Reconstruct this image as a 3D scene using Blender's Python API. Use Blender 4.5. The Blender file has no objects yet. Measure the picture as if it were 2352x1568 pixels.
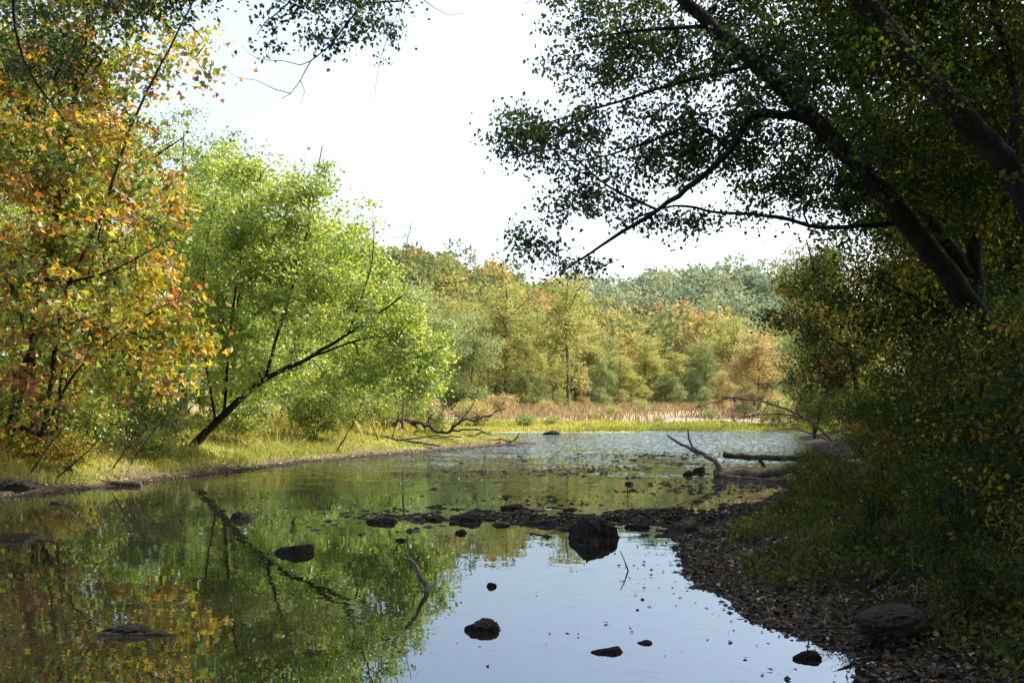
import bpy, bmesh, math
import numpy as np
from mathutils import Vector, noise
rng = np.random.default_rng(11)
EYE = 1.7
F = 2287.0
def at(u, v, D):
    return np.array([(u-1176.0)*D/F, D, EYE+(925.0-v)*D/F])

scene = bpy.context.scene
COL = scene.collection

# ------------------------------------------------------------------ materials
def new_mat(name):
    m = bpy.data.materials.new(name); m.use_nodes = True
    nt = m.node_tree; nt.nodes.clear()
    out = nt.nodes.new('ShaderNodeOutputMaterial')
    return m, nt, out
def ramp(nt, cols, fac=None):
    r = nt.nodes.new('ShaderNodeValToRGB')
    e = r.color_ramp.elements
    while len(e) > 1: e.remove(e[-1])
    n = len(cols)
    for i, c in enumerate(cols):
        p = c[3] if len(c) > 3 else i/(n-1)
        if i == 0: el = e[0]; el.position = p
        else: el = e.new(p)
        el.color = (c[0], c[1], c[2], 1)
    if fac is not None: nt.links.new(fac, r.inputs['Fac'])
    return r
def leaf_mat(name, cols, trans=0.45, tmul=(1.5,1.6,0.6), gloss=0.05, k=1.0):
    m, nt, out = new_mat(name); L = nt.links.new
    cols = [(c[0]*k,c[1]*k,c[2]*k,c[3]) for c in cols]
    a = nt.nodes.new('ShaderNodeAttribute'); a.attribute_name = 'tint'
    r = ramp(nt, cols, a.outputs['Fac'])
    d = nt.nodes.new('ShaderNodeBsdfDiffuse'); L(r.outputs[0], d.inputs[0])
    mul = nt.nodes.new('ShaderNodeMixRGB'); mul.blend_type = 'MULTIPLY'; mul.inputs[0].default_value = 1
    L(r.outputs[0], mul.inputs[1]); mul.inputs[2].default_value = (*tmul, 1)
    t = nt.nodes.new('ShaderNodeBsdfTranslucent'); L(mul.outputs[0], t.inputs[0])
    mx = nt.nodes.new('ShaderNodeMixShader'); mx.inputs[0].default_value = trans
    L(d.outputs[0], mx.inputs[1]); L(t.outputs[0], mx.inputs[2])
    g = nt.nodes.new('ShaderNodeBsdfGlossy'); g.inputs['Roughness'].default_value = 0.42
    g.inputs['Color'].default_value = (.9,.95,1,1)
    m2 = nt.nodes.new('ShaderNodeMixShader'); m2.inputs[0].default_value = gloss
    L(mx.outputs[0], m2.inputs[1]); L(g.outputs[0], m2.inputs[2]); L(m2.outputs[0], out.inputs[0])
    return m
def bark_mat(name, c0, c1, scale=6, bump=0.6):
    m, nt, out = new_mat(name); L = nt.links.new
    tc = nt.nodes.new('ShaderNodeTexCoord')
    mp = nt.nodes.new('ShaderNodeMapping'); mp.inputs['Scale'].default_value = (scale, scale, scale*0.35)
    L(tc.outputs['Object'], mp.inputs[0])
    n = nt.nodes.new('ShaderNodeTexNoise'); n.inputs['Scale'].default_value = 1.6; n.inputs['Detail'].default_value = 6
    n.inputs['Roughness'].default_value = .7
    L(mp.outputs[0], n.inputs[0])
    r = ramp(nt, [(*c0, .35), (*c1, .68)], n.outputs['Fac'])
    b = nt.nodes.new('ShaderNodeBump'); b.inputs['Strength'].default_value = bump; b.inputs['Distance'].default_value = .04
    L(n.outputs['Fac'], b.inputs['Height'])
    p = nt.nodes.new('ShaderNodeBsdfPrincipled'); p.inputs['Roughness'].default_value = .9
    p.inputs['Specular IOR Level'].default_value = .15
    L(r.outputs[0], p.inputs['Base Color']); L(b.outputs[0], p.inputs['Normal']); L(p.outputs[0], out.inputs[0])
    return m

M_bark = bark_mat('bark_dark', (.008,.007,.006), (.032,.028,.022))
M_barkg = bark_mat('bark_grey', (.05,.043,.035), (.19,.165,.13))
M_drift = bark_mat('driftwood', (.015,.012,.010), (.085,.068,.052), 9)
M_driftl = bark_mat('weathered_driftwood', (.03,.025,.02), (.20,.165,.13), 9)
M_rock = bark_mat('wet_rock', (.005,.0045,.004), (.03,.026,.021), 7, 1.)
M_rockdry = bark_mat('dry_rock', (.02,.018,.015), (.10,.085,.07), 7, 1.)
M_syc = leaf_mat('sycamore_leaves', [(.06,.095,.015,0),(.14,.19,.025,.28),(.29,.30,.035,.48),(.44,.34,.04,.63),(.44,.22,.035,.78),(.30,.10,.025,.92),(.15,.07,.03,1)], .55, (1.4,1.35,.6), .03, 1.)
M_maple = leaf_mat('maple_leaves', [(.09,.145,.025,0),(.20,.27,.05,.4),(.33,.385,.08,.8),(.46,.46,.12,1)], .55, (1.4,1.4,.65), .05)
M_dark = leaf_mat('shade_darkened_leaves', [(.010,.020,.005,0),(.022,.040,.009,.5),(.055,.072,.012,.78),(.24,.20,.02,1)], .45, (1.8,1.8,.4), .012)  # low albedo carries the bank's shade; bright stop stands for sunlit specks
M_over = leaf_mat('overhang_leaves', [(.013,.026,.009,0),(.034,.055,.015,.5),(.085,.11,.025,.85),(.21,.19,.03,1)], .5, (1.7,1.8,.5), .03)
M_mid_y = leaf_mat('yellowing_leaves', [(.21,.225,.07,0),(.33,.335,.10,.5),(.46,.42,.15,1)], .45, (1.2,1.2,.85),.02)  # meadow tree colours, here and next two, lightened to paint in haze
M_mid_g = leaf_mat('haze_paled_green_leaves', [(.16,.20,.08,0),(.24,.285,.11,.6),(.34,.37,.15,1)], .45, (1.2,1.2,.85),.02)
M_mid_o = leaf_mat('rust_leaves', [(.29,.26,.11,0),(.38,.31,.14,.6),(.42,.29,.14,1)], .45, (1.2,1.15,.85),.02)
M_shrub = leaf_mat('shrub_leaves', [(.06,.10,.015,0),(.14,.20,.03,.5),(.28,.31,.045,.85),(.36,.24,.04,1)], .5, (1.5,1.5,.5))
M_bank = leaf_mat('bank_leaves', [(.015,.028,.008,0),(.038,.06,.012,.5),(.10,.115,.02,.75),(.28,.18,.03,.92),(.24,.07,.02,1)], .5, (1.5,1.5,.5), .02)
M_ford = leaf_mat('haze_paled_hill_leaves', [(.13,.165,.07,0),(.19,.22,.085,.35),(.29,.28,.10,.66),(.38,.30,.11,.9),(.40,.22,.11,.97),(.40,.15,.10,1)], .4, (1.15,1.1,.85), 0)  # distance haze is mixed into these paled leaf colours
M_farf = leaf_mat('haze_paled_far_hill_leaves', [(.18,.235,.155,0),(.23,.28,.17,.4),(.30,.32,.18,.78),(.37,.31,.18,.95),(.40,.24,.17,1)], .35, (1.05,1.05,.95), 0)  # paler, greyer greens stand in for haze over the far ridge
M_grass = leaf_mat('bank_grass', [(.14,.18,.035,0),(.30,.33,.065,.5),(.46,.41,.11,.8),(.40,.28,.15,1)], .45, (1.3,1.3,.6), .03)
M_sgrass = leaf_mat('shade_darkened_grass', [(.016,.032,.006,0),(.055,.08,.014,.5),(.16,.16,.028,1)], .4, (1.5,1.5,.6), .015)  # darker version of the bank grass, with tree shade put into its colour
M_tan = leaf_mat('dry_meadow_grass', [(.24,.20,.09,0),(.33,.25,.15,.5),(.40,.31,.21,1)], .3, (1.2,1.1,.8), 0)
M_litter = leaf_mat('leaf_litter', [(.015,.011,.008,0),(.05,.034,.02,.5),(.16,.105,.055,.85),(.38,.30,.20,1)], .15, (1.2,1,.6), .04)

# ------------------------------------------------------------------ mesh utils
def make_mesh(name, V, Fc, tint=None, smooth=False):
    m = bpy.data.meshes.new(name)
    Mn, k = Fc.shape
    m.vertices.add(len(V)); m.vertices.foreach_set('co', np.ascontiguousarray(V, dtype=np.float32).ravel())
    m.loops.add(Mn*k); m.loops.foreach_set('vertex_index', np.ascontiguousarray(Fc, dtype=np.int32).ravel())
    m.polygons.add(Mn); m.polygons.foreach_set('loop_start', np.arange(Mn, dtype=np.int32)*k)
    m.polygons.foreach_set('use_smooth', np.full(Mn, smooth, dtype=bool))
    m.update(calc_edges=True)
    if tint is not None:
        a = m.attributes.new('tint', 'FLOAT', 'FACE')
        a.data.foreach_set('value', np.ascontiguousarray(np.clip(tint,0,1), dtype=np.float32))
    return m
def add(name, mesh, mat, loc=(0,0,0), parent=None, **props):
    o = bpy.data.objects.new(name, mesh)
    if mat is not None and mesh is not None and not mesh.materials: mesh.materials.append(mat)
    o.location = loc; o.parent = parent
    for k, v in props.items(): o[k] = v
    COL.objects.link(o); return o
def nrm(a): return a/np.maximum(np.linalg.norm(a, axis=-1, keepdims=True), 1e-9)
KITE = np.array([[0,0,0],[.36,.42,.12],[0,1,0],[-.36,.42,.12]])
LONG = np.array([[0,0,0],[.2,.42,.08],[0,1,0],[-.2,.42,.08]])
LOBE = np.array([[0,0,0],[.56,.26,.1],[.24,.52,.03],[0,1.0,0],[-.24,.52,.03],[-.56,.26,.1]])
def leaf_geo(P, size, T, droop=.4, up=.5):
    N = len(P); k = len(T)
    a = rng.normal(size=(N,3)); a[:,2] -= droop; a = nrm(a)
    n = rng.normal(size=(N,3)); n[:,2] += up
    n = nrm(n-(n*a).sum(1, keepdims=True)*a); b = np.cross(a, n)
    s = (np.ones(N)*size)[:,None,None]
    V = P[:,None,:]+s*(T[None,:,0,None]*b[:,None]+T[None,:,1,None]*a[:,None]+T[None,:,2,None]*n[:,None])
    return V.reshape(-1,3), np.arange(N*k).reshape(N,k)
class Geo:
    def __init__(s): s.V=[]; s.F=[]; s.n=0
    def tube(s, P, R, sides):
        P = np.asarray(P, float); R = np.asarray(R, float)
        t = nrm(np.gradient(P, axis=0)); mt = np.abs(t.mean(0)); ref = np.zeros(3); ref[np.argmin(mt)] = 1
        u = nrm(np.cross(t, ref)); w = np.cross(t, u)
        P = np.vstack([P, P[-1:]+t[-1:]*R[-1]*.6]); R = np.append(R, R[-1]*.05)
        u = np.vstack([u,u[-1:]]); w = np.vstack([w,w[-1:]])
        an = np.arange(sides)*2*np.pi/sides
        ring = P[:,None,:]+R[:,None,None]*(np.cos(an)[None,:,None]*u[:,None]+np.sin(an)[None,:,None]*w[:,None])
        n = len(P); s.V.append(ring.reshape(-1,3))
        i = np.arange(n-1)[:,None]*sides; j = np.arange(sides)[None]; j2 = (j+1)%sides
        q = np.stack([i+j, i+j2, i+sides+j2, i+sides+j], -1).reshape(-1,4)+s.n
        s.F.append(q); s.n += n*sides
    def get(s): return np.vstack(s.V), np.vstack(s.F)
def resample(pts, step):
    pts = np.asarray(pts, float)
    P = np.vstack([2*pts[0]-pts[1], pts, 2*pts[-1]-pts[-2]])
    out = []
    for i in range(1, len(P)-2):
        L = np.linalg.norm(P[i+1]-P[i]); k = max(1, int(round(L/step)))
        for t in np.arange(k)/k:
            out.append(.5*((2*P[i])+(-P[i-1]+P[i+1])*t+(2*P[i-1]-5*P[i]+4*P[i+1]-P[i+2])*t*t+(-P[i-1]+3*P[i]-3*P[i+1]+P[i+2])*t**3))
    out.append(pts[-1]); return np.array(out)
def wood(limbs, C, seg=.35, tip=.006, zmin=-9, jit=.06, ex=2.1, knob=.05, attach_r=1.0, wig=.05):
    buf = np.zeros((40000,3)); dr = np.zeros((40000,3)); el = np.zeros(40000,bool)
    par = []; spec = []; n = 0; chains = []
    for pts, r0, r1 in limbs:
        q = resample(pts, seg*.7); k = len(q)
        q[1:-1] += rng.normal(size=(k-2,3))*min(r0,.1)*wig*2
        rr = np.linspace(r0**.8, r1**.8, k)**1.25*(1+rng.normal(size=k)*knob)
        j = -1
        if n:
            d = np.linalg.norm(buf[:n]-q[0], axis=1); jj = int(d.argmin())
            if d[jj] < attach_r: j = jj
        ids = list(range(n, n+k)); buf[n:n+k] = q; dr[n:n+k] = nrm(np.gradient(q, axis=0)); el[n:n+k] = q[:,2] > zmin
        par += [j]+ids[:-1]; spec += list(rr); n += k
        chains.append((([j] if j >= 0 else [])+ids, True))
    nl = n
    if len(C):
        d0 = np.array([np.min(np.linalg.norm(buf[:n]-c, axis=1)) for c in C])
        for ci in np.argsort(d0):
            c = C[ci]; d = np.linalg.norm(buf[:n]-c, axis=1)+1e3*(~el[:n]); j = int(d.argmin()); L = d[j]
            if L < .03 or L > 500: continue
            k = max(2, int(math.ceil(L/seg))); t = np.linspace(0,1,k+1)[1:,None]
            ctrl = buf[j]+dr[j]*L*.35+np.array([0,0,.12*L])+rng.normal(size=3)*L*.08
            q = (1-t)**2*buf[j]+2*t*(1-t)*ctrl+t*t*c
            q[:-1] += rng.normal(size=(k-1,3))*jit*seg
            if n+k > 39990: break
            buf[n:n+k] = q; dr[n:n+k] = nrm(np.gradient(np.vstack([buf[j],q]), axis=0)[1:]); el[n:n+k] = True
            par += [j]+list(range(n,n+k-1)); spec += [0]*k
            chains.append(([j]+list(range(n,n+k)), False)); n += k
    acc = np.zeros(n); ch = np.zeros(n,int)
    for i in range(n-1,-1,-1):
        if ch[i] == 0: acc[i] += tip**ex
        p = par[i]
        if p >= 0: acc[p] += acc[i]; ch[p] += 1
    R = acc**(1/ex); spec = np.array(spec)
    R = np.where(spec > 0, spec, R)
    for i in range(nl, n):
        if par[i] >= 0: R[i] = min(R[i], R[par[i]]*.92)
    g = Geo()
    for ids, main in chains:
        rr = R[ids].copy()
        if len(ids) > 1: rr[0] = min(rr[0], rr[1]*1.15)
        if len(ids) < 2: continue
        g.tube(buf[ids], rr, 9 if main else 4)
    return g.get()
def sample(ells, n, gap=0., thr=-.1):
    E = np.array([list(e[0])+list(e[1])+[e[2] if len(e) > 2 else 1] for e in ells])
    w = (E[:,3]*E[:,4]*E[:,5])**.8*E[:,6]; w /= w.sum()
    i = rng.choice(len(E), n, p=w); d = nrm(rng.normal(size=(n,3))); r = rng.random(n)**.45
    P = E[i,:3]+d*r[:,None]*E[i,3:6]
    if gap > 0:   # leave clumps and holes
        off = rng.uniform(-50,50,3); s = 1.0/gap
        f = np.array([noise.noise(Vector((p*s+off).tolist())) for p in P])
        P = P[f > thr]
    return P
def crown_geo(C, nper, size, T, spread=.3, droop=.4, tshift=0., tvar=.5, flat=.6):
    k = rng.poisson(nper, len(C)).clip(3); idx = np.repeat(np.arange(len(C)), k)
    P = C[idx]+rng.normal(size=(len(idx),3))*spread*np.array([1,1,flat])*rng.uniform(.5,1.25,len(C))[idx][:,None]
    ct = rng.random(len(C))
    V, Fc = leaf_geo(P, size*rng.uniform(.55,1.25,len(P)), T, droop)
    tint = .5+(ct[idx]-.5)*tvar+rng.normal(size=len(P))*.16+tshift
    return V, Fc, tint
def make_tree(name, label, cat, base, limbs, ells, ncl, nper, size, T, leaf, bark, spread=.3, seg=.35, zmin=-9, tip=.006,
              droop=.4, tshift=0, tvar=.5, extra=None, group=None, flat=.6, attach_r=1., gap=0., thr=-.1, wig=.05):
    base = np.array(base, float)
    C = sample(ells, ncl, gap, thr); C = C[C[:,2] > base[2]+.25]
    V, Fc = wood(limbs, C, seg, tip, zmin, attach_r=attach_r, wig=wig)
    root = bpy.data.objects.new(name, None); root.location = base; COL.objects.link(root); root.empty_display_size = .3
    root['label'] = label; root['category'] = cat
    if group: root['group'] = group
    add('trunk', make_mesh('trunk', V-base, Fc, None, True), bark, parent=root)
    if nper > 0:
        V, Fc, t = crown_geo(C, nper, size, T, spread, droop, tshift, tvar, flat)
        add('crown', make_mesh('crown', V-base, Fc, t), leaf, parent=root)
    return root
def copy_tree(src, loc, rot, sc, leaf=None, label=None, name=None):
    r = src.copy(); r.location = loc; r.rotation_euler = (0,0,rot); r.scale = sc if hasattr(sc,'__len__') else (sc,sc,sc)
    if name: r.name = name
    COL.objects.link(r)
    if label: r['label'] = label
    for ch in [c for c in src.children]:
        c = ch.copy(); c.parent = r; COL.objects.link(c)
        if leaf and ch.name.startswith('crown'):
            c.material_slots[0].link = 'OBJECT'; c.material_slots[0].material = leaf
    return r

# ------------------------------------------------------------------ terrain
W = [(-60,13),(-30,14),(-14,15.5),(-9.1,17.7),(-7.86,21),(-7.05,23.9),(-5.9,28.4),(-3.4,33.8),(-0.8,38.5),(1.0,41.8),(-.3,43.6),(-4,45.5),(-9,49),(-13,53),
     (-8,56.5),(-3,55.6),(1,57.6),(5,56.6),(8,58.5),(12,57.6),(14.8,60),(16,57),(13.8,48),(11.3,37),(9,28),(6.8,21.7),(5.0,18.6),(3.9,16.6),(3.1,14.6),(2.1,12.5),(1.75,10.6),(1.7,9.2),
     (1.95,7.7),(2.25,6.3),(2.4,4.5),(2.6,3),(1,1.6),(-3,1.8),(-30,0),(-60,-2)]
def sdist(x, y):
    d = np.full(x.shape, 1e9); ins = np.zeros(x.shape, bool)
    for i in range(len(W)):
        ax, ay = W[i]; bx, by = W[(i+1)%len(W)]; ex, ey = bx-ax, by-ay
        t = np.clip(((x-ax)*ex+(y-ay)*ey)/(ex*ex+ey*ey), 0, 1)
        d = np.minimum(d, np.hypot(x-ax-t*ex, y-ay-t*ey))
        c = (ay > y) != (by > y); xi = ax+(y-ay)*ex/(ey if ey else 1e-9)
        ins ^= c & (x < xi)
    return np.where(ins, -d, d)
def sm(a, b, t):
    t = np.clip((t-a)/(b-a), 0, 1); return t*t*(3-2*t)
def wob(x, y, s):
    return (np.sin(x*s+1.3*np.sin(y*s*.7))+np.sin(y*s*1.31+1.7*np.sin(x*s*.83+2))+np.sin((x+y)*s*2.3+.5)*.5)/2.5
def gzd(x, y):
    x = np.asarray(x, float); y = np.asarray(y, float)
    d = sdist(x, y)+.12*wob(x,y,2.6)+.09*wob(x,y,7.)
    dp = np.maximum(d, 0)
    left = 1.75*(1-np.exp(-dp/7.5)); right = .09*np.minimum(dp,1)+1.9*(1-np.exp(-np.maximum(dp-.9,0)/4.5))
    bank = left+(right-left)*sm(-1,2,x)
    far = sm(44,58,y); h = bank*(1-far)+1.75*(1-np.exp(-dp/60))*far
    h = h+.05*wob(x,y,1.1)*np.minimum(dp,1)+.035*wob(x,y,5)*np.minimum(dp*2,1)+.025*wob(x,y,11)*np.minimum(dp*2,1)
    h = h+far*np.minimum(dp*.2,1)*.10*wob(x,y,.45)
    A = np.interp(x, [-300,-28,-10,7.4,22.5,42,80], [38,25,22.5,14,8,3,0])*sm(135,230,y)
    B = np.interp(x, [-300,-50,37,70,103,250], [40,30,35,39,41,46])*sm(250,420,y)
    h = h+np.maximum(A,B)+np.where(y > 130, 1.5*wob(x,y,.09), 0)
    ax,ay,bx,by = -2.1,15.0,4,14.2
    t = np.clip(((x-ax)*(bx-ax)+(y-ay)*(by-ay))/((bx-ax)**2+(by-ay)**2),0,1)
    r = np.hypot(x-ax-t*(bx-ax), y-ay-t*(by-ay)+.3*np.sin(x*2.1))
    bar = -.088+(.05+.065*t)*np.exp(-(r/(.6+.7*t))**2)+.04*wob(x,y,3.1)+.04*wob(x,y,9)+.028*wob(x,y,19)
    h = np.where(d < 0, np.maximum(np.maximum(-.6, .12*d), np.where(r < 1.9, bar, -9)), h)
    return h, d
def gz(x, y): return gzd(np.atleast_1d(x), np.atleast_1d(y))[0]
def grow(a, b, s, k):
    o = [a]
    while o[-1] < b: s *= k; o.append(o[-1]+s)
    return np.array(o)
xs = np.concatenate([-grow(11,700,.2,1.09)[::-1], np.arange(-10.8,-2.6,.16), np.arange(-2.55,7,.065), np.arange(7.05,9,.15), grow(9.05,700,.2,1.09)])
ys = np.concatenate([-grow(0,60,.5,1.3)[::-1], np.arange(.3,5,.3), np.arange(5.1,17,.07), np.arange(17.1,20,.15), np.arange(20.05,62,.33), grow(62.2,1200,.4,1.05)])
X, Y = np.meshgrid(xs, ys); H, DD = gzd(X, Y)
nx, ny = len(xs), len(ys)
idx = np.arange(nx*ny).reshape(ny, nx)
Fq = np.stack([idx[:-1,:-1], idx[:-1,1:], idx[1:,1:], idx[1:,:-1]], -1).reshape(-1,4)
gm = make_mesh('ground', np.stack([X,Y,H],-1).reshape(-1,3), Fq, None, True)
c = np.zeros((ny,nx,3)); c[:] = (.2,.17,.07)
def mixc(c, col, m): return c*(1-m[...,None])+np.array(col)*m[...,None]
nz = .5+.5*wob(X,Y,1.3)
c = mixc(c, (.28,.29,.07), sm(.3,.9,nz)*(X < 2))
c = mixc(c, (.020,.016,.010), sm(1,3,X)*(Y < 60)*.97)  # shade under the wooded bank's trees, painted as darker soil
c = mixc(c, (.14,.10,.065), (1-sm(.5,1.3,DD+.5*nz))*.9*(X < 1.2))
c = mixc(c, (.02,.016,.012), 1-sm(.05,.45,DD))
farm = sm(50,58,Y)
fc = np.zeros_like(c); fc[:] = (.27,.27,.10)
sand = sm(66,74,Y+3*wob(X,Y,.15)+3*wob(X,Y,.6)+.3*np.clip(X-5,-20,0))
fc = mixc(fc, (.33,.265,.21), sand)
fc = mixc(fc, (.24,.20,.11), .8*sm(-.1,.4,wob(X,Y,.37)-.25*sm(4,10,X)))
fc = mixc(fc, (.28,.21,.13), sm(90,99,Y+6*wob(X,Y,.13)-.25*np.clip(X-6,-40,20)))
fc = mixc(fc, (.30,.27,.21), (1-sm(.1,.7,DD)))
fc = mixc(fc, (.12,.13,.06), sm(118,128,Y))
c = c*(1-farm[...,None])+fc*farm[...,None]
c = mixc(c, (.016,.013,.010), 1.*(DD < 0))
ca = gm.attributes.new('ground_tone', 'FLOAT_COLOR', 'POINT')
ca.data.foreach_set('color', np.concatenate([c, np.ones((ny,nx,1))], -1).astype(np.float32).ravel())
m, nt, out = new_mat('ground_soil'); L = nt.links.new
a = nt.nodes.new('ShaderNodeAttribute'); a.attribute_name = 'ground_tone'
g = nt.nodes.new('ShaderNodeNewGeometry')
n1 = nt.nodes.new('ShaderNodeTexNoise'); n1.inputs['Scale'].default_value = 9; n1.inputs['Detail'].default_value = 8; n1.inputs['Roughness'].default_value = .8
L(g.outputs['Position'], n1.inputs[0])
r = ramp(nt, [(.35,.33,.31,.3),(1,1,1,.5),(1.7,1.65,1.6,.7)], n1.outputs['Fac'])
mu = nt.nodes.new('ShaderNodeMixRGB'); mu.blend_type = 'MULTIPLY'; mu.inputs[0].default_value = 1
L(a.outputs['Color'], mu.inputs[1]); L(r.outputs[0], mu.inputs[2])
b = nt.nodes.new('ShaderNodeBump'); b.inputs['Strength'].default_value = 1; b.inputs['Distance'].default_value = .1
L(n1.outputs['Fac'], b.inputs['Height'])
p = nt.nodes.new('ShaderNodeBsdfPrincipled'); p.inputs['Roughness'].default_value = .85; p.inputs['Specular IOR Level'].default_value = .2
L(mu.outputs[0], p.inputs['Base Color']); L(b.outputs[0], p.inputs['Normal']); L(p.outputs[0], out.inputs[0])
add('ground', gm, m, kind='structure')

# water
m, nt, out = new_mat('creek_water'); L = nt.links.new
g = nt.nodes.new('ShaderNodeNewGeometry')
sep = nt.nodes.new('ShaderNodeSeparateXYZ'); L(g.outputs['Position'], sep.inputs[0])
def noi(scale, vec, detail=3):
    mp = nt.nodes.new('ShaderNodeVectorMath'); mp.operation = 'MULTIPLY'; mp.inputs[1].default_value = vec
    L(g.outputs['Position'], mp.inputs[0])
    n = nt.nodes.new('ShaderNodeTexNoise'); n.inputs['Scale'].default_value = scale; n.inputs['Detail'].default_value = detail
    L(mp.outputs[0], n.inputs[0]); return n
na = noi(1.1, (1,2.2,1)); nb = noi(7, (1,1.6,1), 2); nc = noi(.35, (1,1.4,1), 3); ns = noi(.9, (.45,1.6,1), 5)
def vm(op, A, B):
    v = nt.nodes.new('ShaderNodeVectorMath'); v.operation = op
    for i, q in enumerate((A,B)):
        if q is None: continue
        if isinstance(q, tuple): v.inputs[i].default_value = q
        else: L(q, v.inputs[i])
    return v
def mrange(src, a0, a1, b0=0., b1=1.):
    q = nt.nodes.new('ShaderNodeMapRange'); q.interpolation_type = 'SMOOTHSTEP'; L(src, q.inputs[0])
    for i, v in zip((1,2,3,4), (a0,a1,b0,b1)): q.inputs[i].default_value = v
    return q
def mth(op, A, B, C=None):
    v = nt.nodes.new('ShaderNodeMath'); v.operation = op
    for i, q in enumerate((A,B,C)):
        if q is None: continue
        if isinstance(q, (int,float)): v.inputs[i].default_value = q
        else: L(q, v.inputs[i])
    return v
sa = vm('SUBTRACT', na.outputs['Color'], (.5,.5,.5)); sb = vm('SUBTRACT', nb.outputs['Color'], (.5,.5,.5))
# wind ruffles the open far reach; slow noises make its edge ragged and leave calmer lanes
ya = mth('MULTIPLY_ADD', nc.outputs['Fac'], 30, sep.outputs['Y'])
yc = mth('MULTIPLY_ADD', ns.outputs['Fac'], 18, ya.outputs[0])
mr = mrange(yc.outputs[0], 38, 66)
patch = mrange(nc.outputs['Fac'], .42, .58)
pm = mth('MULTIPLY_ADD', patch.outputs[0], .014, .007)
mr2 = mth('POWER', mr.outputs[0], 1.5)
fm = mth('MULTIPLY_ADD', mr2.outputs[0], 1.0, pm.outputs[0])
s1 = vm('SCALE', sb.outputs[0], None); L(fm.outputs[0], s1.inputs['Scale'])
s2 = vm('SCALE', sa.outputs[0], None); s2.inputs['Scale'].default_value = .016
sadd = vm('ADD', s1.outputs[0], s2.outputs[0]); msk = vm('MULTIPLY', sadd.outputs[0], (1,1,0)); nn = vm('ADD', msk.outputs[0], (0,0,1)); nn2 = vm('NORMALIZE', nn.outputs[0], None)
gl = nt.nodes.new('ShaderNodeBsdfGlossy'); gl.inputs['Color'].default_value = (.80,.905,1,1); L(nn2.outputs[0], gl.inputs['Normal'])
rg = mth('MULTIPLY_ADD', mr2.outputs[0], .07, .010); L(rg.outputs[0], gl.inputs['Roughness'])
df = nt.nodes.new('ShaderNodeBsdfDiffuse'); df.inputs[0].default_value = (.012,.011,.006,1)
fr = nt.nodes.new('ShaderNodeFresnel'); fr.inputs['IOR'].default_value = 2.8
mx = nt.nodes.new('ShaderNodeMixShader'); L(fr.outputs[0], mx.inputs[0]); L(df.outputs[0], mx.inputs[1]); L(gl.outputs[0], mx.inputs[2])
# thin broken film of algae and dust
f1 = noi(3.2, (1,2.2,1), 9); f1.inputs['Roughness'].default_value = .85
f2 = noi(.6, (1,1.5,1), 4)
fa = mrange(f1.outputs['Fac'], .545, .585); fb = mrange(f2.outputs['Fac'], .40, .52)
yb = mrange(sep.outputs['Y'], 8, 16, .2, 1.)
xb = mrange(sep.outputs['X'], -3.5, 1.5, .12, 1.)
fmul = mth('MULTIPLY', fa.outputs[0], fb.outputs[0]); fmul2 = mth('MULTIPLY', fmul.outputs[0], yb.outputs[0]); fmulx = mth('MULTIPLY', fmul2.outputs[0], xb.outputs[0]); fmul3 = mth('MULTIPLY', fmulx.outputs[0], .7)
film = nt.nodes.new('ShaderNodeBsdfDiffuse'); film.inputs[0].default_value = (.11,.115,.095,1)
mx2 = nt.nodes.new('ShaderNodeMixShader'); L(fmul3.outputs[0], mx2.inputs[0]); L(mx.outputs[0], mx2.inputs[1]); L(film.outputs[0], mx2.inputs[2]); L(mx2.outputs[0], out.inputs[0])
wv = np.array([[-60,-6,0],[40,-6,0],[40,66,0],[-60,66,0]], float)
add('water', make_mesh('water', wv, np.array([[0,1,2,3]])), m, kind='structure')

# ------------------------------------------------------------------ hill forest
def forest(name, xr, yr, step, R0, nleaf, lsize, mat, label, keep=None):
    gx, gy = np.meshgrid(np.arange(*xr, step), np.arange(*yr, step*.9))
    x = gx.ravel()+rng.uniform(-.5,.5,gx.size)*step; y = gy.ravel()+rng.uniform(-.5,.5,gx.size)*step
    if keep is not None:
        k = keep(x,y); x, y = x[k], y[k]
    z = gz(x,y); R = R0*rng.uniform(.6,1.4,len(x)); Ht = R*rng.uniform(1.7,2.8,len(x))
    d = nrm(rng.normal(size=(len(x),nleaf,3)))
    lob = nrm(rng.normal(size=(len(x),9,3))); lob[...,2] = np.abs(lob[...,2]); 
    dot = np.einsum('nid,njd->nij', d, lob).max(2)
    rad = (.55+.50*np.clip(dot,0,1)**4)*rng.uniform(.8,1.04,(len(x),nleaf))
    P = d*rad[...,None]*np.stack([R,R,Ht*.55],-1)[:,None]
    P += np.stack([x,y,z+Ht*.62],-1)[:,None]
    t0 = np.clip(rng.beta(1.4,2.0,len(x)),0,1); tint = (t0[:,None]+rng.normal(size=(len(x),nleaf))*.04).ravel()
    P = P.reshape(-1,3); V, Fc = leaf_geo(P, lsize*rng.uniform(.6,1.4,len(P)), KITE*np.array([1.3,1,1]), 0, .8)
    add(name, make_mesh(name, V, Fc, tint), mat, kind='stuff', label=label, category='forest')
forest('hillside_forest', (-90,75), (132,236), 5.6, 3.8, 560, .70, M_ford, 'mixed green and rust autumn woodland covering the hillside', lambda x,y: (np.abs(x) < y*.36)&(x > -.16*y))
forest('distant_forest', (10,230), (290,425), 7.8, 5.2, 380, 1.2, M_farf, 'hazy blue-green woodland on the distant ridge', lambda x,y: (x < y*.32)&(x > .04*y))

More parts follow.
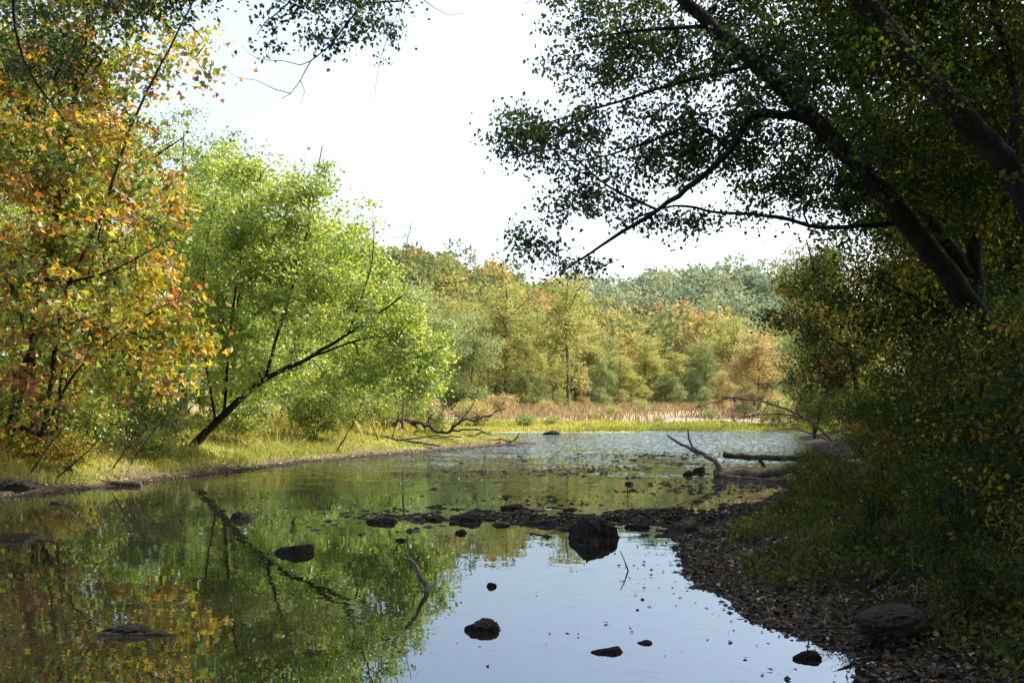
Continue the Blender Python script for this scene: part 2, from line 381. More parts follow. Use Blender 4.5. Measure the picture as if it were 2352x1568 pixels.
# ------------------------------------------------------------------ generic trees
def generic(name, label, Hh, Rr, leaf, bark, ncl, nper, size, spread, low=.25, T=KITE, tip=.008, lean=0., gap=0., thr=-.1, tr=1.):
    limbs = [([(0,0,-.3),(.1+lean*.2,0,Hh*.3),(lean*.6,.2,Hh*.6),(lean,0,Hh*.92)], (Hh*.014+.03)*tr, .03)]
    for i in range(5):
        a = i*2.4+rng.random(); zz = Hh*(.28+.1*i)
        limbs.append(([(lean*.6*zz/Hh*1.6,0,zz),(math.cos(a)*Rr*.4,math.sin(a)*Rr*.4,zz+Hh*.10),(math.cos(a)*Rr*.75,math.sin(a)*Rr*.75,zz+Hh*.17)], (Hh*.006+.015)*tr, .02))
    ells = [((lean,0,Hh*.8),(Rr*.6,Rr*.6,Hh*.2)), ((lean*.7,0,Hh*.55),(Rr*.95,Rr*.95,Hh*.22))]
    for i in range(6):
        a = rng.random()*6.28; ells.append(((math.cos(a)*Rr*.6,math.sin(a)*Rr*.6,Hh*rng.uniform(low+.08,.8)),(Rr*.45,Rr*.45,Hh*.1)))
    ells.append(((0,0,Hh*(low+.12)),(Rr*.7,Rr*.7,Hh*.1)))
    return make_tree(name, label, 'tree', (0,0,0), limbs, ells, ncl, nper, size, T, leaf, bark, spread, .5, Hh*low*.7, tip, attach_r=1.5, gap=gap, thr=thr, tvar=.7)

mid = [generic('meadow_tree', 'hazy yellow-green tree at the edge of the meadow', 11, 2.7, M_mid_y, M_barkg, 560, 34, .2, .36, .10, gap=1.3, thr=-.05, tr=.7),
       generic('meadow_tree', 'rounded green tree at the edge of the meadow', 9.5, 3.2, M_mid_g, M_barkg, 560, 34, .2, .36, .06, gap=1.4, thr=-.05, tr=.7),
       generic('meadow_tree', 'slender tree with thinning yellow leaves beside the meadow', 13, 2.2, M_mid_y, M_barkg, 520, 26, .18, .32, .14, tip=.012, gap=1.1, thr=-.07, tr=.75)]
for o in mid: o['group'] = 'trees lining the meadow'
spec = [ # u, v_top, D, variant, leafmat, width
 (960,640,85,1,M_mid_g,1.1),(1085,705,92,1,M_mid_g,.9),(1165,630,98,2,M_mid_y,1.6),(1120,690,112,2,M_mid_y,1.3),(1235,700,118,2,M_mid_y,1.3),(1305,605,98,2,M_mid_y,1.3),
 (1400,760,120,2,M_mid_g,1.2),(1385,820,108,0,M_mid_g,.8),(1480,760,116,2,M_mid_y,1.4),(1550,800,122,2,M_mid_y,1.3),(1620,770,118,2,M_mid_g,1.3),
 (1690,710,112,2,M_mid_y,1.4),(1740,760,84,0,M_mid_o,1.3),(1660,850,90,0,M_mid_o,.8),(1820,740,96,0,M_mid_g,1.2),(1020,710,100,2,M_mid_g,1.6),(1270,790,112,0,M_mid_y,1.),
 (1450,850,112,0,M_mid_y,1),(1900,700,80,1,M_mid_g,1.3),(880,620,80,0,M_mid_g,1.3),(1530,850,112,0,M_mid_g,1.2),(1350,730,118,2,M_mid_y,1.3),(780,560,75,1,M_mid_g,1.3),(650,500,70,0,M_mid_g,1.4),
 (1590,840,110,0,M_mid_g,.8),(1210,760,106,0,M_mid_y,1.0),(1500,830,128,2,M_mid_g,1.2),(1060,670,118,2,M_mid_y,1.4),(1340,840,104,0,M_mid_o,.6),(1425,810,110,2,M_mid_y,1.2),(1195,840,100,0,M_mid_g,.7),(1650,760,126,2,M_mid_y,1.3),
 (1240,860,100,1,M_mid_g,.6),(1480,880,106,1,M_mid_y,.6),(1560,880,104,1,M_mid_g,.6),(1140,860,98,1,M_mid_g,.6),(1380,885,102,1,M_mid_g,.6),(1430,890,104,1,M_mid_o,.5),(1620,885,100,1,M_mid_g,.6)]
labs = {M_mid_y.name:'pale yellow-green tree standing along the meadow edge', M_mid_g.name:'soft green tree standing along the meadow edge', M_mid_o.name:'rust-orange autumn tree standing along the meadow edge'}
hs = [11,9.5,13]
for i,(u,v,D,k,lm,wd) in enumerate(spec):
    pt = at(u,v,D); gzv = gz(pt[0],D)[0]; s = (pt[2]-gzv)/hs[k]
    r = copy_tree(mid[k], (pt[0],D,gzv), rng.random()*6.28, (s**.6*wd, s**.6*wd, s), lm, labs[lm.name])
for i, o in enumerate(mid):
    D = [126,128,124][i]; x = [14,30,-2][i]; o.location = (x, D, gz(x,D)[0]); o.scale = (.6,.6,.6)

# ------------------------------------------------------------------ left sycamore
B = at(60,960,20.5); B[2] = gz(B[0],B[1])[0]
make_tree('sycamore_tree', 'tall multi-stemmed sycamore with orange and yellow leaves on grassy bank', 'tree', B,
  [([at(20,1000,20.5),at(55,860,20.5),at(80,740,20.4),at(110,600,20.3),at(150,350,20.5),at(200,50,20.5),at(230,-220,20.5)], .11,.03),
   ([at(95,1000,20),at(120,860,19.9),at(140,700,19.8),at(230,500,19.8),at(310,270,20),at(400,90,20),at(470,-50,20)], .05,.015),
   ([at(80,990,20.3),at(70,800,20.4),at(0,600,20.7),at(-90,400,21),at(-150,100,21)], .08,.03),
   ([at(105,980,19.6),at(170,860,19.4),at(280,760,19),at(380,700,18.8)], .03,.012),
   ([at(130,990,20.2),at(150,800,20.2),at(200,640,20.1),at(250,450,20.1)], .03,.012),
   ([at(150,650,19.8),at(260,620,19.4),at(370,560,19.2)], .025,.01)],
  [(at(180,120,20.6),(2.5,2.2,2.5)),(at(180,480,20.2),(2.3,2.1,2.4),1.2),(at(220,760,19.6),(2.2,1.9,1.9),1.2),(at(-150,400,21),(2.6,2.5,4.5)),(at(250,-180,21),(2.3,2.2,2)),
   (at(390,430,20),(.65,.8,.9)),(at(400,800,19.4),(.75,.8,.9),1.3),(at(420,130,20.4),(.9,.9,.7),.6),(at(60,880,19.3),(1.7,1.1,.9),1.1)],
  2200, 26, .13, LOBE, M_syc, M_bark, .25, .4, B[2]+1.2, .008, .5, .0, 1.0, gap=.8, thr=-.06)

# ------------------------------------------------------------------ leaning maple
B = at(440,1010,27.4); B[2] = gz(B[0],B[1])[0]
make_tree('maple_tree', 'leaning green maple with a sloping dark trunk over the grassy bank', 'tree', B,
  [([B-np.array([.15,0,.2]),at(520,945,26.6),at(610,870,25.6),at(700,826,24.8),at(800,766,24.4),at(880,712,24.3),at(930,675,24.2)], .125,.015),
   ([at(610,868,25.6),at(640,760,25.5),at(690,600,25.5),at(720,450,25.5),at(740,335,25.5)], .045,.012),
   ([at(700,825,24.8),at(850,775,24.4),at(950,790,24.2),at(1010,860,24.1)], .03,.008),
   ([at(515,950,26.6),at(530,750,26.4),at(560,560,26.2),at(600,400,26)], .045,.015),
   ([at(495,965,26.8),at(470,800,26.6),at(470,600,26.5),at(500,430,26.4)], .035,.015),
   ([at(800,766,24.4),at(850,620,24.6),at(860,520,25)], .028,.01)],
  [(at(680,520,25.8),(1.7,1.5,1.2),1.),(at(560,560,26.2),(1.4,1.5,1.8)),(at(800,630,25.2),(1.25,1.3,1.0),1.),(at(890,720,24.8),(1.1,1.2,.8),1.1),(at(955,830,24.3),(.8,.9,1.15),1.5),(at(900,830,25),(1.2,1,.8)),
   (at(738,380,25.5),(.3,.4,.6),.9),(at(700,440,25.5),(.9,.8,.5),.8),(at(545,395,26.3),(.7,.9,.45),1.1),(at(845,490,25.2),(.4,.6,.4),.8),(at(660,690,26),(1.9,1.0,1.2),1.2),(at(500,740,26.3),(1.1,1.1,1.6),1.2),(at(820,880,25.8),(1.7,1.0,.5),1.1),(at(620,860,26.6),(1.6,.9,.7),1.0),(at(620,640,24.6),(1.5,.5,1),.6),(at(760,720,23.9),(1.5,.3,.6),.9),(at(640,820,24.4),(.8,.3,.6),.8),(at(540,850,25.6),(.9,.3,.7),.8)],
  3000, 30, .085, LOBE, M_maple, M_bark, .18, .35, B[2]+.9, .005, .6, .04, .9, gap=.85, thr=-.1)
B = at(520,975,33); B[2] = gz(B[0],B[1])[0]
make_tree('maple_tree', 'upright green maple behind the leaning maple', 'tree', B,
  [([B-np.array([0,0,.2]),at(540,800,33),at(560,600,33),at(600,400,33)], .14,.03),([at(550,760,33),at(700,600,32.6),at(780,480,32.5)],.06,.02)],
  [(at(560,480,33),(2.4,2.2,1.8)),(at(480,640,33),(2.4,2.2,2.2)),(at(740,640,33),(2.0,2,2.0)),(at(840,820,33),(1.6,1.6,1.4)),(at(520,380,33),(1.1,1.2,.7))],
  950, 42, .13, KITE, M_maple, M_bark, .32, .45, B[2]+1., .006, gap=1.2, thr=-.2, tshift=0, tvar=.8)

# ------------------------------------------------------------------ right overhanging trees
B = at(2330,1060,12.8); B[2] = gz(B[0],B[1])[0]
make_tree('overhanging_tree', 'dark tree leaning out over the creek with long arching branches', 'tree', B,
  [([B-np.array([-.1,0,.2]),at(2260,760,12.4),at(2110,545,12.3),at(1960,370,12.2),at(1770,180,12.1),at(1580,10,12),at(1400,-150,12)], .165,.07),
   ([at(1870,278,12.2),at(1790,262,12.1),at(1725,266,12.),at(1685,335,12.),at(1600,415,11.9),at(1510,482,11.8),at(1400,552,11.8),at(1300,618,11.8)], .06,.012),
   ([at(2080,510,12.3),at(1890,522,12.2),at(1780,497,12.1),at(1650,488,12.),at(1550,472,11.9),at(1450,505,11.9)], .035,.010),
   ([at(1740,150,12.1),at(1560,190,12.3),at(1400,240,12.1),at(1230,290,12)], .03,.008),
   ([at(1640,60,12.1),at(1480,70,12.4),at(1330,90,12.3)], .03,.008),
   ([at(1680,350,12.),at(1600,290,12.2),at(1480,330,12.1),at(1330,370,12),at(1200,350,12)], .02,.006),
   ([at(1510,482,11.8),at(1400,430,12),at(1300,350,11.9),at(1180,300,11.9)], .018,.006)],
  [(at(1420,110,12.9),(1.05,.9,.75),1.2),(at(1720,120,13.0),(1.5,1.1,.9),1.3),(at(1260,310,12.2),(.85,.7,.42),1.6),(at(1590,330,12.7),(1.2,.9,.55),1.3),(at(1370,450,12.3),(.9,.6,.4),1.2),
   (at(1215,560,12),(.36,.4,.25),1.3),(at(1900,300,13.2),(1.3,1.2,1.2),1.2),(at(1810,440,12.8),(.7,.7,.3),1.4),(at(1500,-100,12.9),(1.8,1.5,.9)),(at(2000,-80,13.2),(2,1.6,1)),(at(1620,505,12.2),(.9,.6,.13),1.),
   (at(1310,605,11.9),(.45,.3,.12),1.3),(at(1800,150,11.4),(1.2,.4,.6),.5),(at(1980,330,11.4),(.8,.4,.8),.4)],
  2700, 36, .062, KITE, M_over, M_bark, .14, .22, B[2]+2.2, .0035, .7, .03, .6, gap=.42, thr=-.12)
B = at(2520,1050,10.5); B[2] = gz(B[0],B[1])[0]
make_tree('overhanging_tree', 'thick dark leaning trunk with shaded crown on the wooded bank', 'tree', B,
  [([B-np.array([0,0,.2]),at(2430,600,10.5),at(2300,370,10.5),at(2160,215,10.5),at(2040,70,10.5),at(1930,-70,10.5),at(1800,-250,10.5)], .175,.09),
   ([at(2330,400,10.5),at(2330,200,10.8),at(2280,0,11),at(2230,-150,11.)], .06,.035)],
  [(at(2150,40,11.2),(1.5,1.2,.8)),(at(2000,-100,11.4),(1.6,1.2,.7)),(at(2300,330,11.6),(1.2,1.2,1.2)),(at(2100,420,13),(1.1,.8,.8)),(at(2150,150,9.9),(1.0,.4,.6),.3)],
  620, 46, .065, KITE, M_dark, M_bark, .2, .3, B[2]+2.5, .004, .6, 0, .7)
B = at(2230,1010,15); B[2] = gz(B[0],B[1])[0]
make_tree('bank_tree', 'straight dark trunked tree with shaded leaves on the bank', 'tree', B,
  [([B-np.array([0,0,.2]),at(2240,700,15),at(2225,430,15),at(2200,150,15),at(2180,-150,15)], .15,.08),
   ([at(2235,640,15),at(2080,420,14.6),at(1985,240,14.4),at(1900,40,14.2),at(1850,-120,14.)], .10,.05),
   ([at(2235,760,15),at(2130,700,14.8),at(2020,640,14.6)], .04,.015)],
  [(at(2100,100,16.),(2.3,2.,1.8)),(at(2200,450,16.2),(1.9,1.8,1.6)),(at(2050,650,15.6),(1.0,1.5,1.0)),(at(2250,750,15.6),(1.4,1.4,1)),(at(1960,480,15.7),(.8,1.2,.9))],
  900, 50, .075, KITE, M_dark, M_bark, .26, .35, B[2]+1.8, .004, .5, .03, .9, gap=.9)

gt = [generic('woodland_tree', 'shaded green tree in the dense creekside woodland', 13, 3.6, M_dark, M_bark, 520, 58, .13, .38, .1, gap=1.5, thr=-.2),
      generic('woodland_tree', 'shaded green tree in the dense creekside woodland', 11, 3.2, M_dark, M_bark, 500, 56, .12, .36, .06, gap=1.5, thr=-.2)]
for o in gt: o['group'] = 'trees of the creekside woodland'
wl = [(9.5,19,0,1.0),(12.6,26,1,1.05),(14.5,33,0,.95),(10.5,13.5,1,1.1),(14,20,0,1.2),(18,28,1,1.3),(20,40,0,1.1),(21,50,1,1.2),(17.3,36,0,1.1),(19,60,0,.95),(23,68,1,1.),(8.5,8.5,1,1.0),(13,9,0,1.1),(26,60,0,1.2),
      (8,3,0,1.1),(6,-2.5,1,1.2),(1.5,-6,0,1.2),(-3.5,-5,1,1.2),(-9,-5,0,1.2),(-15,-5,1,1.3),(13,2,0,1.2),(4.5,-8,0,1.4)]  # unseen trees behind and beside the camera, added to darken the foreground
for i,(x,y,k,s) in enumerate(wl):
    z = gz(x,y)[0]
    if i < 2: o = gt[k if i == 0 else 1]; o.location = (x,y,z); o.rotation_euler = (0,0,rng.random()*6.28)
    else: copy_tree(gt[k], (x,y,z), rng.random()*6.28, s, M_bank if y > 26 else None)
B = np.array([14.8,42,gz(14.8,42)[0]])
make_tree('bank_tree', 'green and yellowing tree leaning from the wooded bank', 'tree', B,
  [([B-np.array([0,0,.2]),(14.2,42,4),(13,42,6.5),(12.3,41.6,8.5)], .15,.03),([(14.2,42,4),(12.3,41.5,5),(10.8,41.4,5.5)],.07,.02)],
  [((13.2,42,7),(2.0,2,1.3)),((11.8,41.6,5.2),(1.5,1.5,.8),1.1),((14,42,4),(2,2,1.8)),((12.9,41.6,2.4),(1.2,1.2,1.2))],
  700, 30, .13, LOBE, M_bank, M_bark, .28, .45, B[2]+.8, .008, .4, .0, .8, gap=1.)
for (x,y,k,s) in [(-15,27,0,1.0),(-12.5,31,1,.95),(-17,36,0,1.1),(-11,38,1,.85),(-20,30,1,1.2),(-14.5,44,0,1.05),(-9.5,43,1,.7),(-23,40,0,1.2),(-18,52,1,1.1),(-13,60,0,1.),(-20,64,1,1.2),(-14,22.5,1,.9),(-8.,64,1,.9),(-12.6,25,1,.55),(-16.5,24,0,.9)]:
    copy_tree(gt[k], (x,y,gz(x,y)[0]), rng.random()*6.28, s, M_maple if (x > -12.6 and y > 28) or y > 50 else M_shrub, 'green tree crowding the grassy creek bank')

B = np.array([-4.6,.2,gz(-4.6,.2)[0]])
make_tree('overhanging_tree', 'near tree with dark leafy boughs hanging over the water', 'tree', B,
  [([B-np.array([0,0,.2]),(-4.6,.3,2.5),(-4.4,.8,4.6),(-4.2,1.5,7.5)], .2,.1),
   ([(-4.4,.8,4.4),(-3.8,3.5,5.6),at(540,-190,7.4),at(680,-60,7.8),at(790,0,8),at(880,5,8.1),at(970,-15,8.2)], .08,.006),
   ([at(850,0,8),at(800,50,8),at(758,105,8),at(715,140,8),at(690,185,8),at(668,215,8),at(648,226,8)], .009,.0025),
   ([at(715,140,8),at(690,150,8.05),at(650,140,8.05),at(590,135,8.1),at(555,105,8.1)], .004,.0015),
   ([at(668,215,8),at(630,205,8.0),at(590,185,8.05),at(545,178,8.1),at(520,160,8.1)], .0035,.0013),
   ([at(690,185,8),at(700,210,7.95),at(690,240,7.95)], .003,.0013),
   ([at(960,-10,8.2),at(1000,20,8.2),at(1030,35,8.2),at(1065,30,8.2)], .004,.0013),
   ([at(930,0,8.2),at(900,60,8.2),at(870,150,8.2),at(860,230,8.2)], .003,.0012),
   ([at(700,-60,7.8),at(660,10,7.9),at(610,50,8),at(590,80,8)], .010,.003),
   ([(-4.4,.8,4.8),(-4.8,4,5.8),at(120,-150,8),at(250,-40,8.3),at(390,-10,8.5)], .08,.01),
   ([at(60,-150,7.9),at(30,0,8),at(60,150,8.2),at(150,280,8.3)], .02,.005)],
  [(at(680,40,8),(.3,.4,.17),1.6),(at(840,35,8),(.36,.45,.16),1.8),(at(870,100,8),(.12,.25,.14),1.1),(at(770,90,8),(.2,.25,.13),1.),(at(760,-60,8),(.6,.6,.25)),(at(100,40,8.1),(.55,.6,.4),1.1),(at(320,0,8.3),(.5,.5,.24),1.5),(at(440,-10,8.3),(.3,.4,.14),1.2),(at(40,190,8.1),(.25,.4,.3),.9),(at(160,150,8.2),(.25,.4,.35),.7),
   (at(480,-160,8),(.8,.8,.25)),(at(620,100,8),(.1,.15,.12),.8)],
  700, 20, .042, KITE, M_over, M_bark, .08, .14, 3.6, .002, .8, -.3, .3, gap=.25, thr=-.1, attach_r=.3)

# ------------------------------------------------------------------ shrubs
def shrub_src(name, label, R, Hh, leaf, ncl, nper, size, T=KITE):
    limbs = []
    for i in range(6):
        a = i*1.05+rng.random()*.6; rr = R*rng.uniform(.3,.8)
        limbs.append(([(0,0,-.08),(math.cos(a)*rr*.4,math.sin(a)*rr*.4,Hh*.5),(math.cos(a)*rr,math.sin(a)*rr,Hh*rng.uniform(.75,1))], .014,.005))
    ells = [((0,0,Hh*.5),(R,R,Hh*.5)),((R*.3,0,Hh*.8),(R*.5,R*.5,Hh*.28)),((-R*.4,R*.2,Hh*.6),(R*.6,R*.5,Hh*.35))]
    return make_tree(name, label, 'shrub', (0,0,0), limbs, ells, ncl, nper, size, T, leaf, M_bark, .14*R, .2, -1, .003, gap=.35, tvar=.8)
sh = [shrub_src('shrub', 'shaded leafy shrub on the creek bank', 1.0,1.7,M_dark,230,34,.05),
      shrub_src('shrub', 'shaded leafy shrub on the creek bank', .8,1.1,M_dark,190,34,.05,LONG),
      shrub_src('shrub', 'sunlit yellow-green shrub on the grassy bank', 1.0,1.5,M_shrub,170,24,.085,LOBE)]
shl = [(4.5,9.6,0,.9),(5.4,11.6,0,1.1),(5.6,14.2,1,1.1),(6.6,16.5,0,1.0),(7.6,18.8,0,1.1),(8.3,22,0,1.1),(9.6,25,1,1.3),(10.6,28.5,0,1.1),(11.6,33,0,1.1),(12.8,38,0,1.1),(4.0,7.4,0,.85),(4.9,8.0,0,1.15),(6.2,10,0,1.3),(7.2,13,0,1.3),
       (3.6,6.0,1,.9),(4.6,6.2,0,1.1),(8.,15.5,0,1.3),(9.5,20,0,1.4),(11,24.5,0,1.4),(14,46,0,1.2),(15.2,50,0,1.2),(16.5,54,0,1.3),(3.9,8.8,1,.7),(4.6,12.4,1,.8),(13,34,0,1.4),(5.6,7,0,1.5),(6.9,9,0,1.6),
       (3.5,8.2,1,.45),(3.6,9.9,1,.5),(3.7,11.2,1,.55),(4.1,13.6,1,.6),(3.2,7.0,1,.45),(5.1,16.2,1,.7),(3.2,9.2,1,.35),(3.4,12.3,1,.35),(4.4,15.2,1,.4),(5.8,19,1,.7)]
for o in sh: o['group'] = 'shrubs along the creek banks'
first = [True]*3
for j,(x,y,k,s) in enumerate(shl):
    z = gz(x,y)[0]
    if first[k]: sh[k].location = (x,y,z); sh[k].scale = (s,s,s); first[k] = False
    else: copy_tree(sh[k], (x,y,z), rng.random()*6.28, s, M_bank if j%3 == 2 else None)
lsh = [(-11,20.5,.9),(-9.6,22.5,1.),(-8.9,25,1.),(-12.3,19,1.1),(-8,29.5,1.1),(-6.5,33,1.),(-10,26,1.3),(-5.2,38,.9),(-7.6,36,1.2),(-4.0,41,.8),(-12.8,22,1.4),(-9,32,1.4),(-10.6,19.6,.7),(-6.6,41,1.3),(-2.2,62,1.),(.9,61,.6),(2.6,63,.5),(-6,63,1.4),(-11,66,2.0),(17,63,1.2),
       (-9.2,20.6,.6),(-10.2,21.3,.8),(-8.4,23.5,.55),(-3.0,39,.6),(-5.8,36,.8),(8,80,.6),(3,88,.8),(12,92,.7),(-3,74,1.1),(-1,86,1.2),(-11.8,20.2,1.1),(-13.2,21,1.5),(-10.6,23,1.3),(-11.6,24,1.7),
       (6,72,.45),(10,68,.4),(15,75,.6),(-2,68,.7),(1,78,.5),(19,82,.8),(5,98,.9),(13,102,.8),(-4,96,1.3),(9,61,.35),(4.5,60,.35),(24,90,1.2)]
for j,(x,y,s) in enumerate(lsh):
    z = gz(x,y)[0]
    if first[2]: sh[2].location = (x,y,z); first[2] = False
    elif j in (0,3,12,20,21,30): copy_tree(sh[2], (x,y,z), rng.random()*6.28, s, M_syc, 'orange-leaved undergrowth shrub below the sycamore')
    elif y > 58: copy_tree(sh[2], (x,y,z), rng.random()*6.28, (s*1.3,s*1.3,s), [M_mid_g,M_mid_y,M_mid_o][j%3], 'scrubby bush growing in the dry meadow')
    else: copy_tree(sh[2], (x,y,z), rng.random()*6.28, s)

# ------------------------------------------------------------------ grass & litter
def scatter(n, xr, yr, cond, fall=None):
    x = rng.uniform(*xr, n); y = rng.uniform(*yr, n); h, d = gzd(x, y); k = cond(x, y, d)
    return x[k], y[k], h[k], d[k]
def grass(name, pts, hgt, w, mat, tint, label, lean=.45):
    x, y, z, d = pts; n = len(x)
    hh = hgt*rng.uniform(.35,1.3,n); a = rng.uniform(0,6.283,n); b = rng.uniform(0,6.283,n)
    ww = w*rng.uniform(.6,1.3,n); P = np.stack([x,y,z-.02],-1)
    sx = np.stack([np.cos(a),np.sin(a),0*a],-1)*ww[:,None]
    ln = np.stack([np.cos(b),np.sin(b),0*b],-1)*(hh*rng.uniform(.1,lean*2,n))[:,None]
    up = np.stack([0*a,0*a,hh],-1)
    V = np.stack([P-sx, P+sx, P+sx*.7+ln*.35+up*.6, P+ln+up*.95, P-sx*.7+ln*.35+up*.6], 1).reshape(-1,3)
    add(name, make_mesh(name, V, np.arange(n*5).reshape(n,5), tint), mat, kind='stuff', label=label, category='grass')
pt = scatter(190000, (-14,2), (15,47), lambda x,y,d: (d > .35+.35*rng.random(len(x)))&(d < 8)&(rng.random(len(x)) < .35+.65*sm(-.3,.4,wob(x,y,1.7))))
grass('bank_grass', pt, .17, .010, M_grass, .5+.2*wob(pt[0],pt[1],1.1)+rng.normal(size=len(pt[0]))*.15, 'short yellow-green grass covering the sunny bank')
pt = scatter(16000, (-12,0), (19,46), lambda x,y,d: (d > 1.8)&(d < 8)&(wob(x,y,2.2) > -.1))
grass('tall_grass', pt, .6, .010, M_grass, .85+rng.normal(size=len(pt[0]))*.15, 'tall dry weeds among bank grass')
pt = scatter(130000, (2,12), (4.5,30), lambda x,y,d: (d > .4+.8*rng.random(len(x)))&(d < 4.5)&(wob(x,y,2.1)+.7*rng.random(len(x)) > .05))
grass('shade_darkened_grass', pt, .18, .004, M_sgrass, .65+rng.normal(size=len(pt[0]))*.25, 'shaded grass on the wooded bank',.9)
pt = scatter(60000, (-14,20), (56,76), lambda x,y,d: (d > .4+.6*rng.random(len(x)))&(rng.random(len(x)) < 1-sm(6,14,d+5*wob(x,y,.5)+.4*np.clip(x-4,0,10))))
grass('shore_grass', pt, .30, .03, M_grass, .5+.35*wob(pt[0],pt[1],.5)+rng.normal(size=len(pt[0]))*.2, 'green-yellow grass on the far shore')
pt = scatter(90000, (-20,45), (70,124), lambda x,y,d: (rng.random(len(x)) < .05+.4*sm(.1,.5,wob(x,y,.37)-.25*sm(4,9,x))+sm(88,99,y+7*wob(x,y,.2)-.25*np.clip(x-6,-99,20))))
grass('meadow_grass', pt, .8, .045, M_tan, .4+.4*wob(pt[0],pt[1],.4)+rng.normal(size=len(pt[0]))*.25, 'tan dry grass in the meadow')
def flat_leaves(name, x, y, z, size, mat, tint, label, tilt=.35):
    P = np.stack([x,y,z],-1); n = len(P); a = rng.normal(size=(n,3)); a[:,2] *= .25; a = nrm(a)
    nn = rng.normal(size=(n,3))*tilt; nn[:,2] += 1; nn = nrm(nn-(nn*a).sum(1,keepdims=True)*a); b = np.cross(a,nn)
    T = KITE; s = (size*rng.uniform(.5,1.4,n))[:,None,None]
    V = P[:,None,:]+s*(T[None,:,0,None]*b[:,None]+T[None,:,1,None]*a[:,None]+T[None,:,2,None]*nn[:,None])
    add(name, make_mesh(name, V.reshape(-1,3), np.arange(n*4).reshape(n,4), tint), mat, kind='stuff', label=label, category='fallen leaves')
x,y,z,d = scatter(60000, (-14,2), (15,46), lambda x,y,d: (d > .0)&(d < 2.2)&(rng.random(len(x)) < np.exp(-d/.7)+.08))
flat_leaves('leaf_litter', x,y,z+.01, .07, M_litter, .7+rng.normal(size=len(x))*.25, 'brown fallen leaves along the waterline')
x,y,z,d = scatter(80000, (1.5,7), (4,20), lambda x,y,d: (d > 0)&(rng.random(len(x)) < .2+np.exp(-d/1.2)))
flat_leaves('leaf_litter', x,y,z+.008, .045, M_litter, .45+rng.normal(size=len(x))*.33, 'dark fallen leaves on the muddy shore', .6)
x,y,z,d = scatter(40000, (-2.5,4.5), (13.0,16.5), lambda x,y,d: gz(x,y) > -.004)
flat_leaves('leaf_litter', x,y,z+.01, .045, M_litter, .5+rng.normal(size=len(x))*.3, 'dark leaves and debris caught on the stony bar', .6)
x,y,z,d = scatter(90000, (2.1,9), (4.5,24), lambda x,y,d: (d > .55)&(d < 5)&(wob(x,y,1.7)+.6*rng.random(len(x)) > .1))
V, Fc = leaf_geo(np.stack([x,y,z+rng.uniform(.02,.3,len(x))*(.5+.5*wob(x,y,2.3))*np.minimum(d,1)],-1), .045*rng.uniform(.5,1.3,len(x)), KITE, .1, 1.2)
add('ground_cover', make_mesh('ground_cover', V, Fc, .6+rng.normal(size=len(x))*.25), M_sgrass, kind='stuff', label='low leafy undergrowth on the shaded bank', category='undergrowth')
x,y,z,d = scatter(70000, (-9,13), (5,55), lambda x,y,d: (d < -.05)&(rng.random(len(x)) < .035+.95*sm(.0,.6,wob(x*.6+1,y*1.4,.9))*sm(-.2,.5,wob(x,y,4))*sm(10,16,y)+.6*np.exp(d/.4)))
flat_leaves('floating_leaves', x,y,np.zeros(len(x))+.004, .038, M_litter, .35+rng.normal(size=len(x))*.36, 'small fallen leaves floating on the water')

# pebbles
def pebbles(name, x, y, z, size, mat, label):
    n = len(x); O = np.array([[1,0,0],[-1,0,0],[0,1,0],[0,-1,0],[0,0,1],[0,0,-1],[.7,.7,.45],[-.7,.7,.5],[-.7,-.7,.4],[.7,-.7,.5]], float)
    Ft = np.array([[4,0,6],[4,6,2],[4,2,7],[4,7,1],[4,1,8],[4,8,3],[4,3,9],[4,9,0]])
    s = size*rng.uniform(.4,1.5,n)**1.5; a = rng.uniform(0,6.28,n)
    v = O[None]*rng.uniform(.7,1.15,(n,10,1))*np.stack([s*rng.uniform(.8,1.8,n),s,s*rng.uniform(.35,.8,n)],-1)[:,None]
    R = np.stack([v[...,0]*np.cos(a)[:,None]-v[...,1]*np.sin(a)[:,None], v[...,0]*np.sin(a)[:,None]+v[...,1]*np.cos(a)[:,None], v[...,2]],-1)
    V = (R+np.stack([x,y,z],-1)[:,None]).reshape(-1,3)
    add(name, make_mesh(name, V, (Ft[None]+np.arange(n)[:,None,None]*10).reshape(-1,3)), mat, kind='stuff', label=label, category='pebbles')
x,y,z,d = scatter(26000, (-2.8,4.8), (12.6,16.8), lambda x,y,d: (gz(x,y) > -.05)&(rng.random(len(x)) < .3))
pebbles('pebbles', x,y,np.maximum(z,-.01), .035, M_rock, 'dark pebbles heaped on the ragged stony bar')
x,y,z,d = scatter(9000, (-2.8,4.8), (12.8,16.5), lambda x,y,d: (gz(x,y) > -.03)&(rng.random(len(x)) < .35))
pebbles('pebbles', x,y,np.maximum(z,-.005), .03, M_rockdry, 'brown stones and clods on the ragged bar')
x,y,z,d = scatter(30000, (1.6,5), (4.5,16), lambda x,y,d: (d > -.12)&(d < 1.8)&(rng.random(len(x)) < .25*np.exp(-np.abs(d)/.7)))
pebbles('pebbles', x,y,z, .022, M_rockdry, 'small stones on the muddy shore')
x,y,z,d = scatter(12000, (-2,8.5), (15,34), lambda x,y,d: (d < -.05)&(wob(x*.7,y,.8)+.3*wob(x,y,3) > .3)&(rng.random(len(x)) < .3))
pebbles('pebbles', x,y,np.zeros(len(x)), .034, M_rock, 'dark stones and clods breaking the shallow water')

